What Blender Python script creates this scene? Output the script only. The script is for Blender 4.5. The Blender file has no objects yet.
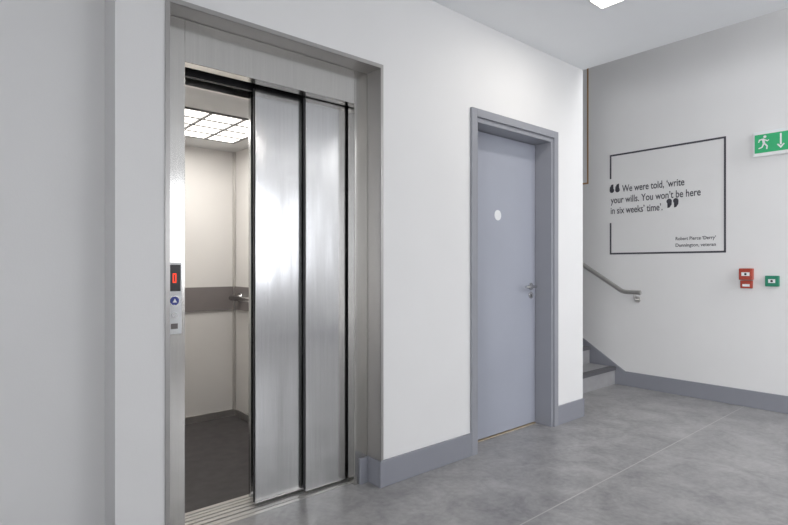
import bpy, bmesh, math
from mathutils import Vector, Matrix
S=bpy.context.scene
S.view_settings.view_transform='Standard'
S.view_settings.look='None'
S.view_settings.exposure=0
# ---------------- helpers
def s2l(c):
    return tuple(((v/255)/12.92 if v/255<=0.04045 else ((v/255+0.055)/1.055)**2.4) for v in c)
def mat(name,rgb,rough=0.5,metal=0.0,noise=0.0,nscale=6,bump=0.0,bscale=120,emis=0,spec=0.5,aniso=0,stretch=None,detail=4,wave=0):
    m=bpy.data.materials.new(name); m.use_nodes=True
    nt=m.node_tree; b=nt.nodes['Principled BSDF']
    c=s2l(rgb)+(1,)
    b.inputs['Base Color'].default_value=c
    b.inputs['Roughness'].default_value=rough
    b.inputs['Metallic'].default_value=metal
    b.inputs['Specular IOR Level'].default_value=spec
    b.inputs['Anisotropic'].default_value=aniso
    if emis:
        b.inputs['Emission Color'].default_value=c
        b.inputs['Emission Strength'].default_value=emis
    tc=nt.nodes.new('ShaderNodeTexCoord'); mp=nt.nodes.new('ShaderNodeMapping')
    nt.links.new(tc.outputs['Object'],mp.inputs['Vector'])
    if stretch: mp.inputs['Scale'].default_value=stretch
    if noise:
        n=nt.nodes.new('ShaderNodeTexNoise'); n.inputs['Scale'].default_value=nscale; n.inputs['Detail'].default_value=detail
        nt.links.new(mp.outputs[0],n.inputs['Vector'])
        r=nt.nodes.new('ShaderNodeValToRGB')
        r.color_ramp.elements[0].position=0.3; r.color_ramp.elements[1].position=0.7
        r.color_ramp.elements[0].color=tuple(v*(1-noise) for v in c[:3])+(1,)
        r.color_ramp.elements[1].color=tuple(min(1,v*(1+noise)) for v in c[:3])+(1,)
        nt.links.new(n.outputs['Fac'],r.inputs[0]); nt.links.new(r.outputs[0],b.inputs['Base Color'])
    if bump:
        n2=nt.nodes.new('ShaderNodeTexNoise'); n2.inputs['Scale'].default_value=bscale; n2.inputs['Detail'].default_value=3
        nt.links.new(mp.outputs[0],n2.inputs['Vector'])
        bp=nt.nodes.new('ShaderNodeBump'); bp.inputs['Strength'].default_value=bump; bp.inputs['Distance'].default_value=0.002
        nt.links.new(n2.outputs['Fac'],bp.inputs['Height']); nt.links.new(bp.outputs[0],b.inputs['Normal'])
        if wave:   # slight oil-canning of sheet metal
            m2=nt.nodes.new('ShaderNodeMapping'); m2.inputs['Scale'].default_value=(5,5,.7)
            nt.links.new(tc.outputs['Object'],m2.inputs['Vector'])
            n3=nt.nodes.new('ShaderNodeTexNoise'); n3.inputs['Scale'].default_value=1.3; n3.inputs['Detail'].default_value=1
            nt.links.new(m2.outputs[0],n3.inputs['Vector'])
            b2=nt.nodes.new('ShaderNodeBump'); b2.inputs['Strength'].default_value=wave; b2.inputs['Distance'].default_value=0.02
            nt.links.new(n3.outputs['Fac'],b2.inputs['Height']); nt.links.new(b2.outputs[0],bp.inputs['Normal'])
    return m
M={}
M['wall']=mat('painted_wall',(229,229,229),0.55,noise=0.015,nscale=2,bump=0.12,bscale=160,spec=0.3)
M['ceil']=mat('ceiling_paint',(243,245,247),0.8,noise=0.01,nscale=2)
M['skirt']=mat('skirting_paint',(138,140,148),0.35,noise=0.02,nscale=5)
M['frame']=mat('door_frame_paint',(147,149,156),0.32,noise=0.02,nscale=5)
M['leaf']=mat('door_leaf_paint',(162,166,178),0.32,noise=0.02,nscale=3,bump=0.05)
M['steel']=mat('brushed_steel',(198,198,198),0.18,1,noise=0.05,nscale=5,bump=0.035,bscale=20,aniso=0.3,stretch=(30,30,0.6),wave=.2)
M['steelf']=mat('brushed_steel_frame',(208,206,202),0.17,1,noise=0.04,nscale=5,bump=0.03,bscale=20,aniso=0.3,stretch=(30,30,0.6),wave=.08)
M['steelh']=mat('satin_steel_trim',(210,208,205),0.3,1,noise=0.04,nscale=5,aniso=0.3)
M['sill']=mat('aluminium_sill',(205,203,200),0.42,.7,noise=0.04,nscale=5)
M['lining']=mat('grey_metal_lining',(172,170,168),0.3,0.7,noise=0.02)
M['dark']=mat('dark_gap',(28,28,30),0.5,noise=0.1)
M['seal']=mat('door_seal',(70,70,72),0.5,noise=0.1)
M['chrome']=mat('polished_steel',(215,215,215),0.15,1,noise=0.02)
M['car']=mat('car_laminate',(212,209,206),0.4,noise=0.02,nscale=3)
M['carband']=mat('car_bumper_band',(120,114,113),0.35,noise=0.03)
M['grid']=mat('louvre_grid',(120,120,122),0.4,noise=0.03)
M['carfloor']=mat('car_rubber_floor',(64,61,62),0.5,noise=0.25,nscale=14,bump=0.1)
M['carceil']=mat('car_ceiling',(200,200,200),0.5,noise=0.02)
M['glow']=mat('car_light_panel',(255,251,242),0.5,emis=3)
M['glow2']=mat('downlight_diffuser',(255,248,235),0.5,emis=6)
M['ink']=mat('vinyl_lettering',(66,65,74),0.5,noise=0.05)
M['brown']=mat('brown_vinyl_line',(165,128,90),0.5,noise=0.05)
M['white']=mat('white_plastic',(232,234,235),0.35,noise=0.01)
M['green']=mat('exit_green',(40,170,110),0.35,noise=0.02,emis=0.08)
M['green2']=mat('release_green',(25,130,100),0.4,noise=0.02)
M['red']=mat('alarm_red',(172,66,48),0.4,noise=0.03)
M['redled']=mat('red_led',(255,60,25),0.4,emis=1.2)
M['blue']=mat('blue_button',(40,60,150),0.3,noise=0.02)
M['black']=mat('black_glass',(16,16,20),0.3,noise=0.02)
M['wood']=mat('oak_threshold',(176,160,138),0.45,noise=0.12,nscale=20,stretch=(1,8,8))
M['stair']=mat('stair_vinyl',(152,152,154),0.5,noise=0.06,nscale=12)
M['nosing']=mat('stair_nosing',(92,92,96),0.6,noise=0.05)
M['wframe']=mat('window_frame_paint',(90,92,98),0.4,noise=0.02)

def floor_mat():
    m=bpy.data.materials.new('mottled_vinyl_floor'); m.use_nodes=True
    nt=m.node_tree; b=nt.nodes['Principled BSDF']; L=nt.links
    tc=nt.nodes.new('ShaderNodeTexCoord')
    n1=nt.nodes.new('ShaderNodeTexNoise'); n1.inputs['Scale'].default_value=4.2; n1.inputs['Detail'].default_value=10; n1.inputs['Roughness'].default_value=0.7; n1.inputs['Distortion'].default_value=0.5
    n2=nt.nodes.new('ShaderNodeTexNoise'); n2.inputs['Scale'].default_value=34; n2.inputs['Detail'].default_value=5
    L.new(tc.outputs['Object'],n1.inputs['Vector']); L.new(tc.outputs['Object'],n2.inputs['Vector'])
    r=nt.nodes.new('ShaderNodeValToRGB'); e=r.color_ramp.elements
    e[0].position=0.36; e[0].color=s2l((130,129,130))+(1,)
    e[1].position=0.64; e[1].color=s2l((172,171,171))+(1,)
    mx=nt.nodes.new('ShaderNodeMath'); mx.operation='MULTIPLY_ADD'; mx.inputs[1].default_value=0.25
    L.new(n2.outputs['Fac'],mx.inputs[0])
    sc=nt.nodes.new('ShaderNodeMath'); sc.operation='MULTIPLY'; sc.inputs[1].default_value=0.75
    L.new(n1.outputs['Fac'],sc.inputs[0]); L.new(sc.outputs[0],mx.inputs[2]); L.new(mx.outputs[0],r.inputs[0])
    sp=nt.nodes.new('ShaderNodeSeparateXYZ'); L.new(tc.outputs['Object'],sp.inputs[0])
    a=nt.nodes.new('ShaderNodeMath'); a.operation='ADD'; a.inputs[1].default_value=-1.44+20
    L.new(sp.outputs['Y'],a.inputs[0])
    md=nt.nodes.new('ShaderNodeMath'); md.operation='PINGPONG'; md.inputs[1].default_value=1.0
    L.new(a.outputs[0],md.inputs[0])
    lt=nt.nodes.new('ShaderNodeMath'); lt.operation='LESS_THAN'; lt.inputs[1].default_value=0.0035
    L.new(md.outputs[0],lt.inputs[0])
    mix=nt.nodes.new('ShaderNodeMix'); mix.data_type='RGBA'
    L.new(lt.outputs[0],mix.inputs['Factor']); L.new(r.outputs[0],mix.inputs['A']); mix.inputs['B'].default_value=s2l((184,182,180))+(1,)
    L.new(mix.outputs['Result'],b.inputs['Base Color'])
    b.inputs['Roughness'].default_value=0.32
    bp=nt.nodes.new('ShaderNodeBump'); bp.inputs['Strength'].default_value=0.12; bp.inputs['Distance'].default_value=0.002
    L.new(n2.outputs['Fac'],bp.inputs['Height']); L.new(bp.outputs[0],b.inputs['Normal'])
    return m
M['floor']=floor_mat()

def finish(name,bm,mats,parent=None,bevel=0,smooth=False):
    me=bpy.data.meshes.new(name); bm.normal_update(); bm.to_mesh(me); bm.free()
    for k in mats: me.materials.append(M[k])
    if smooth:
        for p in me.polygons: p.use_smooth=True
    o=bpy.data.objects.new(name,me); S.collection.objects.link(o)
    if parent: o.parent=parent
    if bevel:
        md=o.modifiers.new('bevel','BEVEL'); md.width=bevel; md.segments=2; md.limit_method='ANGLE'; md.angle_limit=math.radians(50)
    return o
def addbox(bm,x0,x1,y0,y1,z0,z1,mi=0):
    vs=[bm.verts.new(p) for p in [(x0,y0,z0),(x1,y0,z0),(x1,y1,z0),(x0,y1,z0),(x0,y0,z1),(x1,y0,z1),(x1,y1,z1),(x0,y1,z1)]]
    for f in [(0,3,2,1),(4,5,6,7),(0,1,5,4),(1,2,6,5),(2,3,7,6),(3,0,4,7)]:
        fc=bm.faces.new([vs[i] for i in f]); fc.material_index=mi
def boxes(name,bl,mats,parent=None,bevel=0):
    bm=bmesh.new()
    for b in bl:
        addbox(bm,*b[:6],mi=(b[6] if len(b)>6 else 0))
    return finish(name,bm,mats,parent,bevel)
def empty(name,loc=(0,0,0)):
    e=bpy.data.objects.new(name,None); e.empty_display_size=0.1; S.collection.objects.link(e); return e
def cyl(name,p0,p1,r,m,parent=None,seg=28,bevel=0.0):
    p0=Vector(p0);p1=Vector(p1);d=p1-p0
    bm=bmesh.new()
    bmesh.ops.create_cone(bm,cap_ends=True,segments=seg,radius1=r,radius2=r,depth=d.length)
    q=d.to_track_quat('Z','Y').to_matrix().to_4x4()
    bmesh.ops.transform(bm,matrix=Matrix.Translation((p0+p1)/2)@q,verts=bm.verts)
    o=finish(name,bm,[m],parent,bevel)
    for p in o.data.polygons: p.use_smooth=len(p.vertices)==4
    return o
def tube(name,pts,r,m,parent=None):
    cu=bpy.data.curves.new(name,'CURVE'); cu.dimensions='3D'; cu.bevel_depth=r; cu.bevel_resolution=5; cu.use_fill_caps=True
    sp=cu.splines.new('POLY'); sp.points.add(len(pts)-1)
    for i,p in enumerate(pts): sp.points[i].co=(*p,1)
    o=bpy.data.objects.new(name,cu); S.collection.objects.link(o)
    dg=bpy.context.evaluated_depsgraph_get(); me=bpy.data.meshes.new_from_object(o.evaluated_get(dg))
    bpy.data.objects.remove(o)
    me.materials.clear(); me.materials.append(M[m])
    for p in me.polygons: p.use_smooth=True
    o=bpy.data.objects.new(name,me); S.collection.objects.link(o)
    if parent:o.parent=parent
    return o

# ---------------- dimensions
H=1.17; D=2.17; CE=2.70
LX0,LX1=0.687,1.775
LT=2.222
RB=2.275
DX0,DX1=2.486,3.44
XE=3.81; XB=5.10
YS=-3.4; XW=-5.6; YN=6.2; HT=5.2

# ---------------- room shell
boxes('wall_north',[
 (XW,0.497,2.33,2.45,0,CE),
 (0.497,LX0,D,2.45,0,CE),
 (LX0,LX1,D,2.45,LT,CE),
 (LX1,DX0+.04,D,2.45,0,CE),
 (DX0+.04,DX1-.04,D,2.45,2.105,CE),
 (DX1-.04,XE,D,2.45,0,CE),
],['wall'])
boxes('added_light_blocker',[(-1.35,-1.2,.65,2.33,0,CE)],['wall'])  # unseen wall added to keep west light off the left wall
boxes('wall_stair',[(XE-.14,XE,2.45,YN,0,HT)],['wall'])
boxes('wall_landing',[(XE-.14,XE,YS,2.45,CE+.3,HT)],['wall'])
boxes('wall_east',[(XB,XB+.15,YS,YN,0,HT)],['wall'])
G=(-2.9,0.6,0.08,2.42)
boxes('wall_west',[(XW-.15,XW,YS,G[0],0,CE),(XW-.15,XW,G[1],2.45,0,CE),(XW-.15,XW,G[0],G[1],0,G[2]),(XW-.15,XW,G[0],G[1],G[3],CE)],['wall'])
t=.06; bl=[(XW-.11,XW-.04,G[0],G[1],G[2],G[2]+t),(XW-.11,XW-.04,G[0],G[1],G[3]-t,G[3])]
for k in range(5):
    y=G[0]+(G[1]-G[0]-t)*k/4; bl.append((XW-.11,XW-.04,y,y+t,G[2]+t,G[3]-t))
boxes('window_4',bl,['wframe'])  # unseen glazing, added so light can reach the east wall
W1=(-3.2,-1.0,0.9,2.4); W2=(2.3,4.7,0.9,2.4); W3=(3.95,4.95,3.2,4.9)
boxes('wall_south',[
 (XW,W1[0],YS-.25,YS,0,CE),(W1[0],W1[1],YS-.25,YS,0,W1[2]),(W1[0],W1[1],YS-.25,YS,W1[3],CE),
 (W1[1],W2[0],YS-.25,YS,0,CE),(W2[0],W2[1],YS-.25,YS,0,W2[2]),(W2[0],W2[1],YS-.25,YS,W2[3],CE),
 (W2[1],XB,YS-.25,YS,0,CE),
 (XE,XB,YS-.25,YS,CE,W3[2]),(XE,W3[0],YS-.25,YS,W3[2],HT),(W3[1],XB,YS-.25,YS,W3[2],HT),(W3[0],W3[1],YS-.25,YS,W3[3],HT),
],['wall'])
boxes('wall_stair_end',[(XE,XB,YN,YN+.15,0,HT)],['wall'])
boxes('floor',[(XW,XB,YS,2.31,-.12,0),(XE,XB,2.31,YN,-.12,0),(XW,LX0,2.31,2.45,-.12,0),(LX1,XE-.14,2.31,2.45,-.12,0)],['floor'])
boxes('ceiling',[(XW,XE,YS,D,CE,CE+.3),(XW,XE-.14,D,2.45,CE,CE+.3)],['ceil'])
boxes('ceiling_stairwell',[(XE-.14,XB,YS,YN,HT,HT+.15)],['ceil'])
def window(n,W):
    x0,x1,z0,z1=W; y0=YS-.16;y1=YS-.08;t=.06;xm=(x0+x1)/2
    bl=[(x0,x0+t,y0,y1,z0,z1),(x1-t,x1,y0,y1,z0,z1),(x0+t,x1-t,y0,y1,z0,z0+t),(x0+t,x1-t,y0,y1,z1-t,z1),(xm-t/2,xm+t/2,y0,y1,z0+t,z1-t)]
    boxes('window_%d'%n,bl,['wframe'])
for i,W in enumerate((W1,W2,W3)): window(i+1,W)

# baseboards
SK=.14; sd=.016
boxes('baseboard_north',[
 (0.50-.02,LX0,D-sd,D,0,SK),
 (LX1-sd,DX0,D-sd,D,0,SK),
 (LX1-sd,LX1,D,RB,0,SK),
 (1.705,LX1-sd,RB-sd,RB,0,SK),
 (DX1,XE,D-sd,D,0,SK),
 (-1.2,0.497,2.33-sd,2.33,0,SK)],['skirt'],bevel=.003)
def polyx(bm,pts,x0,x1,mi=0):
    a=[bm.verts.new((x0,y,z)) for y,z in pts]; b=[bm.verts.new((x1,y,z)) for y,z in pts]
    f=bm.faces.new(a); f.material_index=mi; f=bm.faces.new(b[::-1]); f.material_index=mi
    n=len(pts)
    for i in range(n):
        f=bm.faces.new([a[i],b[i],b[(i+1)%n],a[(i+1)%n]]); f.material_index=mi
RI,GO,Y1=.17,.27,2.55
bm=bmesh.new()
yt=2.45; sl=RI/GO
polyx(bm,[(YS,0),(YS,SK),(yt,SK),(yt+3.2,SK+3.2*sl),(yt+3.2,3.2*sl-.25),(2.60,0)],XB-sd,XB)
bmesh.ops.recalc_face_normals(bm,faces=bm.faces)
finish('baseboard_east',bm,['skirt'],bevel=.003)

# ---------------- staircase
N=12
bm=bmesh.new()
pts=[(Y1,0)]
for i in range(N):
    pts+= [(Y1+i*GO,RI*(i+1)),(Y1+(i+1)*GO,RI*(i+1))]
pts=pts+[(Y1+N*GO,RI*N-.25),(Y1+.35,0)]
polyx(bm,pts,XE+.004,XB-sd,0)
for i in range(N):
    y=Y1+i*GO; z=RI*(i+1)
    addbox(bm,XE+.004,XB-sd-.001,y-.012,y+.05,z-.03,z+.003,1)
bmesh.ops.recalc_face_normals(bm,faces=bm.faces)
finish('staircase',bm,['stair','nosing'])
hr=empty('stair_handrail')
hx=XB-.075
tube('rail',[(hx,2.27,.918),(hx,2.40,.918),(hx,2.43,.922),(hx,2.46,.933),(hx,2.46+3.0,.933+3.0*sl)],.021,'steelh',hr)
for yy,zz in ((2.33,.918),(3.35,.933+.89*sl),(4.6,.933+2.14*sl)):
    tube('bracket',[(hx,yy,zz-.015),(hx,yy,zz-.055),(hx+.02,yy,zz-.07),(XB-.006,yy,zz-.07)],.008,'steelh',hr)
    cyl('bracket_rose',(XB-.008,yy,zz-.07),(XB,yy,zz-.07),.03,'steelh',hr)

# ---------------- elevator
el=empty('elevator')
OX0,OX1,OT=.79,1.68,2.035
boxes('recess_lining',[(LX0,LX1,D-.004,RB,LT-.006,LT),(LX1-.006,LX1,D-.004,RB,SK,LT-.006),(LX0,LX0+.006,D-.004,RB,0,LT-.006),
  (LX0-.012,LX1+.012,D-.006,D,LT-.006,LT+.014),(LX1-.006,LX1+.012,D-.006,D,SK,LT-.006),(LX0-.012,LX0+.006,D-.006,D,0,LT-.006)],['lining'],el)
boxes('landing_frame',[
 (LX0+.006,OX0,RB,RB+.06,0,LT-.006),(OX1,LX1-.006,RB,RB+.06,0,LT-.006),(OX0,OX1,RB,RB+.06,OT,LT-.006)],['steelf'],el,bevel=.002)
def panel(name,x0,x1,y0):
    return boxes(name,[(x0,x1,y0,y0+.026,.012,OT+.03)],['steel'],el,bevel=.003)
panel('landing_door_slow',1.425,1.90,2.350)
panel('landing_door_fast',1.165,1.64,2.388)
boxes('door_track_header',[(OX0-.1,1.92,2.34,2.349,OT+.005,OT+.12),(OX0-.1,1.92,2.422,2.44,OT-.005,OT+.12)],['dark'],el)
boxes('door_edge_seals',[(1.4215,1.4245,2.358,2.368,.02,OT),(1.1615,1.1645,2.396,2.406,.02,OT)],['seal'],el)
boxes('car_door_panels',[(1.18,1.66,2.47,2.495,.012,OT+.02),(1.45,1.93,2.50,2.525,.012,OT+.02)],['steel'],el,bevel=.002)
sb=[]
for i,(a,b) in enumerate([(2.311,2.336),(2.342,2.372),(2.384,2.412),(2.420,2.445),(2.453,2.478),(2.484,2.507),(2.513,2.54)]):
    sb.append((OX0-.02,1.80,a,b,-.03,.001))
sb.append((OX0-.02,1.80,2.311,2.54,-.05,-.008,1))
boxes('door_sills',sb,['sill','dark'],el)
CX0,CX1,CY0,CY1,CZ=.66,1.765,2.56,3.97,2.06
boxes('car_floor',[(CX0,CX1,2.54,CY1,-.04,0)],['carfloor'],el)
boxes('car_walls',[(CX0-.03,CX0,CY0,CY1,0,CZ),(CX1,CX1+.03,CY0,CY1,0,CZ),(CX0-.03,CX1+.03,CY1,CY1+.03,0,CZ)],['car'],el)
boxes('car_corner_trims',[(CX1-.02,CX1,CY1-.02,CY1,0,CZ),(CX0,CX0+.02,CY1-.02,CY1,0,CZ),(CX0,CX1,CY1-.008,CY1,0,.05),(CX1-.008,CX1,CY0,CY1,0,.05)],['steelh'],el)
boxes('car_front_returns',[(CX0-.03,OX0,2.535,CY0,0,CZ),(1.69,CX1+.03,2.535,CY0,0,CZ),(OX0,1.69,2.535,CY0,OT-.01,CZ)],['steelh'],el)
boxes('car_ceiling',[(CX0-.03,CX1+.03,2.535,CY1+.03,CZ,CZ+.04)],['carceil'],el)
boxes('car_wall_band',[(CX0,CX1,CY1-.012,CY1,.83,1.01),(CX1-.012,CX1,CY0,CY1-.012,.83,1.01)],['carband'],el)
gl=[]
for i in range(4):
    for j in range(4):
        x=.80+i*.205; y=3.02+j*.16
        gl.append((x,x+.182,y,y+.139,CZ-.004,CZ))
boxes('car_light_panels',gl,['glow'],el)
boxes('car_light_grid',[(.779+i*.205+.001,.80+i*.205-.001,3.0,3.65,CZ-.008,CZ) for i in range(5)]+[(.780,1.62,2.999+j*.16,3.020+j*.16,CZ-.0075,CZ) for j in range(5)],['grid'],el)
rx=CX1-.095; ry=CY1-.16
tube('car_handrail',[(CX1-.012,ry+.03,.93),(rx+.02,ry+.03,.93),(rx,ry+.01,.93),(rx,CY0+.3,.93),(rx+.02,CY0+.28,.93),(CX1-.012,CY0+.28,.93)],.02,'chrome',el)
for yy in (ry+.03,CY0+.28):
    cyl('car_handrail_flange',(CX1-.022,yy,.93),(CX1-.012,yy,.93),.036,'chrome',el)
boxes('lift_shaft',[(.55,.60,2.45,4.1,0,2.9),(1.96,2.0,2.45,4.1,0,2.9),(.55,2.0,4.1,4.15,0,2.9),(.55,2.0,2.45,4.15,2.9,2.95)],['dark'],el)
cs=empty('call_panel'); cs.parent=el
px0,px1,pz0,pz1=.712,.775,.885,1.185; py=RB
boxes('plate',[(px0,px1,py-.006,py,pz0,pz1)],['white'],cs,bevel=.003)
boxes('display',[(px0+.006,px1-.006,py-.009,py-.006,1.065,1.175)],['black'],cs,bevel=.002)
pc=(px0+px1)/2
boxes('display_digit',[(pc-.007,pc+.007,py-.0105,py-.009,1.135,1.139),(pc-.007,pc+.007,py-.0105,py-.009,1.10,1.104),(pc-.007,pc-.003,py-.0105,py-.009,1.104,1.135),(pc+.003,pc+.007,py-.0105,py-.009,1.104,1.135)],['redled'],cs)
cyl('button_ring',(pc,py-.010,1.025),(pc,py-.006,1.025),.022,'chrome',cs)
cyl('button_cap',(pc,py-.013,1.025),(pc,py-.010,1.025),.018,'blue',cs)
bm=bmesh.new()
v=[bm.verts.new(p) for p in ((pc-.009,py-.0135,1.018),(pc+.009,py-.0135,1.018),(pc,py-.0135,1.035))]; bm.faces.new(v)
finish('button_arrow',bm,['white'],cs)
cyl('key_switch',(pc,py-.010,.965),(pc,py-.006,.965),.012,'chrome',cs)
boxes('pictogram',[(pc-.014,pc+.014,py-.0075,py-.006,.908,.930)],['carband'],cs)

# ---------------- door
d1=empty('door_1')
fy=D-.018
fx0,fx1,ft=DX0,DX1,2.15
boxes('frame',[(fx0,fx0+.05,fy,D+.005,0,ft),(fx1-.05,fx1,fy,D+.005,0,ft),(fx0+.05,fx1-.05,fy,D+.005,ft-.05,ft),
  (fx0+.04,fx0+.07,D-.004,2.38,0,ft-.05),(fx1-.07,fx1-.04,D-.004,2.38,0,ft-.05),(fx0+.07,fx1-.07,D-.004,2.38,ft-.08,ft-.05),
  (fx0+.07,fx0+.085,2.36,2.38,0,ft-.08),(fx1-.085,fx1-.07,2.36,2.38,0,ft-.08)],['frame'],d1,bevel=.002)
ly=2.300
boxes('leaf',[(fx0+.073,fx1-.073,ly,ly+.044,.014,ft-.083)],['leaf'],d1,bevel=.002)
boxes('threshold',[(fx0+.07,fx1-.07,ly-.002,2.45,0,.007)],['wood'],d1)
lx=fx1-.135
cyl('rose',(lx,ly-.008,1.02),(lx,ly,1.02),.026,'chrome',d1)
tube('lever',[(lx,ly-.006,1.02),(lx,ly-.042,1.02),(lx-.006,ly-.052,1.02),(lx-.018,ly-.056,1.02),(lx-.135,ly-.056,1.02)],.0105,'chrome',d1)
cyl('lock_rose',(lx,ly-.007,.955),(lx,ly,.955),.025,'chrome',d1)
boxes('keyhole',[(lx-.003,lx+.003,ly-.0085,ly-.007,.942,.962)],['dark'],d1)
cyl('door_sticker',(2.922,ly-.002,1.52),(2.922,ly,1.52),.036,'white',d1)
boxes('room_behind',[(fx0,fx1,2.45,2.47,0,2.2)],['dark'],d1)

# ---------------- wall quote
q=empty('wall_quote')
X=XB
def text(name,body,ya,yb,z,m='ink',parent=q,size=.1,bold=0.0):
    cu=bpy.data.curves.new(name,'FONT'); cu.body=body; cu.size=1; cu.offset=bold
    o=bpy.data.objects.new(name,cu); S.collection.objects.link(o)
    dg=bpy.context.evaluated_depsgraph_get(); me=bpy.data.meshes.new_from_object(o.evaluated_get(dg))
    bpy.data.objects.remove(o)
    xs=[v.co.x for v in me.vertices]; x0,x1=min(xs),max(xs)
    s=(ya-yb)/(x1-x0)
    for v in me.vertices:
        v.co=Vector((X-.0015, ya-(v.co.x-x0)*s, z+v.co.y*size))
    me.materials.clear(); me.materials.append(M[m])
    o=bpy.data.objects.new(name,me); S.collection.objects.link(o); o.parent=parent
    return o
y0,y1,z0,z1=1.577,2.61,1.285,2.28; w=.016
boxes('border',[(X-.002,X,y0,y1,z1-w,z1),(X-.002,X,y0,y0+w,z0,z1-w),(X-.002,X,y0+w,y1,z0,z0+w),(X-.002,X,y1-w,y1,z0+w,1.60),(X-.002,X,y1-w,y1,2.04,z1-w)],['ink'],q)
text('line_1','We were told, \u2018write',2.485,1.91,1.90,size=.094,bold=.012)
text('line_2','your wills. You won\u2019t be here',2.60,1.775,1.795,size=.094,bold=.012)
text('line_3','in six weeks\u2019 time\u2019.',2.60,2.10,1.69,size=.094,bold=.012)
text('attribution_1','Robert Pierce \u2018Derry\u2019',1.985,1.655,1.405,size=.042,bold=.012)
text('attribution_2','Dunnington, veteran',1.985,1.655,1.345,size=.042,bold=.012)
def quotemark(name,yl,zt,h,flip):
    bm=bmesh.new()
    for k in (0,1):
        n=16;r=h*.28
        cy=yl-r-k*h*.68
        zc=zt-h+r
        pts=[(cy-r*math.cos(a),zc+r*math.sin(a)) for a in [math.radians(80-260*i/n) for i in range(n+1)]]+[(cy+r*.9,zt-h*.35),(cy+r*.2,zt-h*.05),(cy-r*.6,zt),(cy-r*.7,zt-h*.14),(cy-r*.1,zt-h*.3)]
        if flip: pts=[(2*cy-y,2*(zt-h/2)-z) for y,z in pts]
        vs=[bm.verts.new((X-.0015,y,z)) for y,z in pts]; bm.faces.new(vs)
    bmesh.ops.triangulate(bm,faces=bm.faces)
    finish(name,bm,['ink'],q)
quotemark('open_quote',2.612,1.985,.085,False)
quotemark('close_quote',2.065,1.79,.085,True)
boxes('stair_wall_quote_frame',[(X-.002,X,2.84,2.856,2.02,3.4),(X-.002,X,2.856,3.85,2.02,2.036),(X-.002,X,3.85,3.866,2.02,3.4),(X-.002,X,2.856,3.85,3.384,3.4)],['brown'])

# ---------------- exit sign
ex=empty('emergency_exit_sign')
sy,sz,sw,sh=1.372,2.062,.42,.205
boxes('housing',[(X-.028,X,sy-sw,sy,sz,sz+sh)],['white'],ex,bevel=.004)
boxes('green_face',[(X-.0295,X-.028,sy-sw+.012,sy-.012,sz+.028,sz+sh-.028)],['green'],ex)
def spoly(name,polys,m='white'):
    bm=bmesh.new()
    for pl in polys:
        bm.faces.new([bm.verts.new((X-.0305,sy-s,sz+t)) for s,t in pl])
    bmesh.ops.triangulate(bm,faces=bm.faces)
    finish(name,bm,[m],ex)
head=[(.083+.011*math.cos(a*math.pi/8),.155+.011*math.sin(a*math.pi/8)) for a in range(16)]
spoly('running_man',[head,
 [(.060,.142),(.078,.142),(.086,.100),(.070,.095)],
 [(.076,.140),(.100,.124),(.110,.130),(.112,.124),(.100,.114),(.078,.128)],
 [(.062,.142),(.042,.136),(.036,.114),(.043,.112),(.049,.128),(.064,.132)],
 [(.072,.102),(.086,.102),(.104,.080),(.100,.052),(.091,.054),(.093,.077)],
 [(.070,.104),(.080,.094),(.066,.068),(.040,.060),(.038,.068),(.060,.076)]])
ex2=.19
spoly('down_arrow',[[(ex2-.006,.165),(ex2+.006,.165),(ex2+.006,.075),(ex2-.006,.075)],[(ex2-.026,.078),(ex2-.018,.084),(ex2,.064),(ex2+.018,.084),(ex2+.026,.078),(ex2,.046)]])
spoly('doorway',[[(.245,.165),(.33,.165),(.33,.045),(.245,.045)]])

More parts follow.
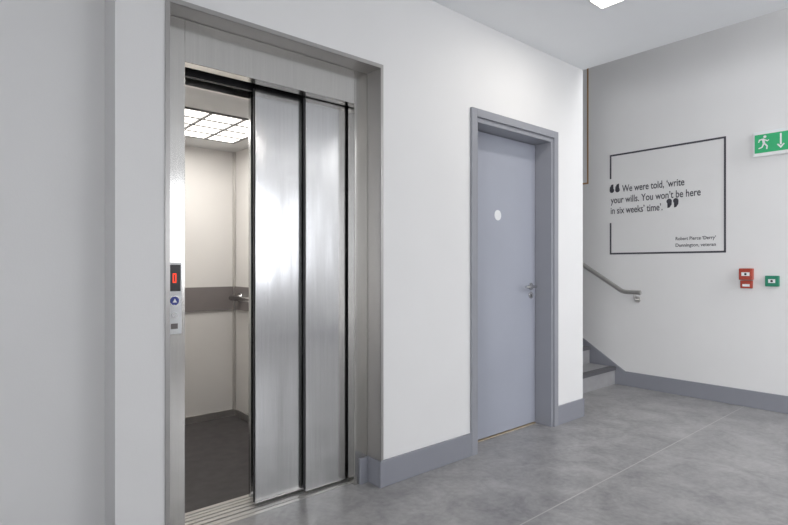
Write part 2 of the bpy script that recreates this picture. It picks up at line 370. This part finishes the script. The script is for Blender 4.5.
# ---------------- call points
fa=empty('fire_alarm_call_point')
boxes('back_box',[(X-.045,X,1.372,1.470,1.055,1.150)],['red'],fa,bevel=.005)
boxes('glass_panel',[(X-.047,X-.045,1.392,1.450,1.088,1.118)],['white'],fa)
boxes('lower_box',[(X-.030,X,1.378,1.464,.985,1.050)],['red'],fa,bevel=.004)
boxes('label',[(X-.0315,X-.030,1.395,1.447,1.0,1.02)],['white'],fa)
cyl('press_dot',(X-.0485,1.421,1.103),(X-.047,1.421,1.103),.009,'dark',fa)
gr=empty('door_release_button')
boxes('box',[(X-.035,X,1.195,1.288,1.005,1.092)],['green2'],gr,bevel=.005)
boxes('face',[(X-.037,X-.035,1.218,1.265,1.034,1.064)],['white'],gr)
cyl('dot',(X-.0385,1.2415,1.049),(X-.037,1.2415,1.049),.009,'dark',gr)

# ---------------- lights
def area(name,loc,rot,sx,sy_,e,col=(1,1,1)):
    l=bpy.data.lights.new(name,'AREA'); l.shape='RECTANGLE'; l.size=sx; l.size_y=sy_; l.energy=e; l.color=col
    o=bpy.data.objects.new(name,l); o.location=loc; o.rotation_euler=rot; S.collection.objects.link(o)
    return o
def downlight(x,y):
    cl=empty('ceiling_light')
    boxes('trim_ring',[(x-.08,x+.08,y-.08,y+.08,CE-.008,CE)],['white'],cl,bevel=.002)
    boxes('diffuser',[(x-.065,x+.065,y-.065,y+.065,CE-.011,CE-.008)],['glow2'],cl)
    area('downlight_lamp',(x,y,CE-.014),(0,0,0),.12,.12,6,(1,.95,.88))
for x,y in ((2.90,1.50),(0.4,-0.6),(2.9,-1.6)): downlight(x,y)  # first fitting is visible; the others are added, unseen, for floor bounce
area('car_lamp',(1.2,3.33,CZ-.02),(0,0,0),.8,.6,11,(1,.98,.95))
for i,(W,e,c) in enumerate(((W1,7,(.93,.95,1.0)),(W2,47,(.935,.95,1.0)),(W3,165,(.99,.99,1.0)))):
    area('window_daylight',((W[0]+W[1])/2,YS-.3,(W[2]+W[3])/2),(math.radians(90),0,0),W[1]-W[0],W[3]-W[2],e,c)
area('added_west_fill',(XW-.2,(G[0]+G[1])/2,(G[2]+G[3])/2),(math.radians(90),0,math.radians(-90)),G[1]-G[0],G[3]-G[2],360,(.985,.985,1.0))  # added fill lamp behind the west opening, brightens the east wall
wd=bpy.data.worlds.new('World'); S.world=wd; wd.use_nodes=True
wd.node_tree.nodes['Background'].inputs[0].default_value=(.9,.94,1,1); wd.node_tree.nodes['Background'].inputs[1].default_value=1.0

# ---------------- camera
cd=bpy.data.cameras.new('camera'); cd.sensor_width=36; cd.lens=529/788*36; cd.shift_y=3.5/788; cd.clip_start=.02
co=bpy.data.objects.new('camera',cd); co.location=(0,0,H); co.rotation_euler=(math.radians(90),0,math.radians(-40.7))
S.collection.objects.link(co); S.camera=co
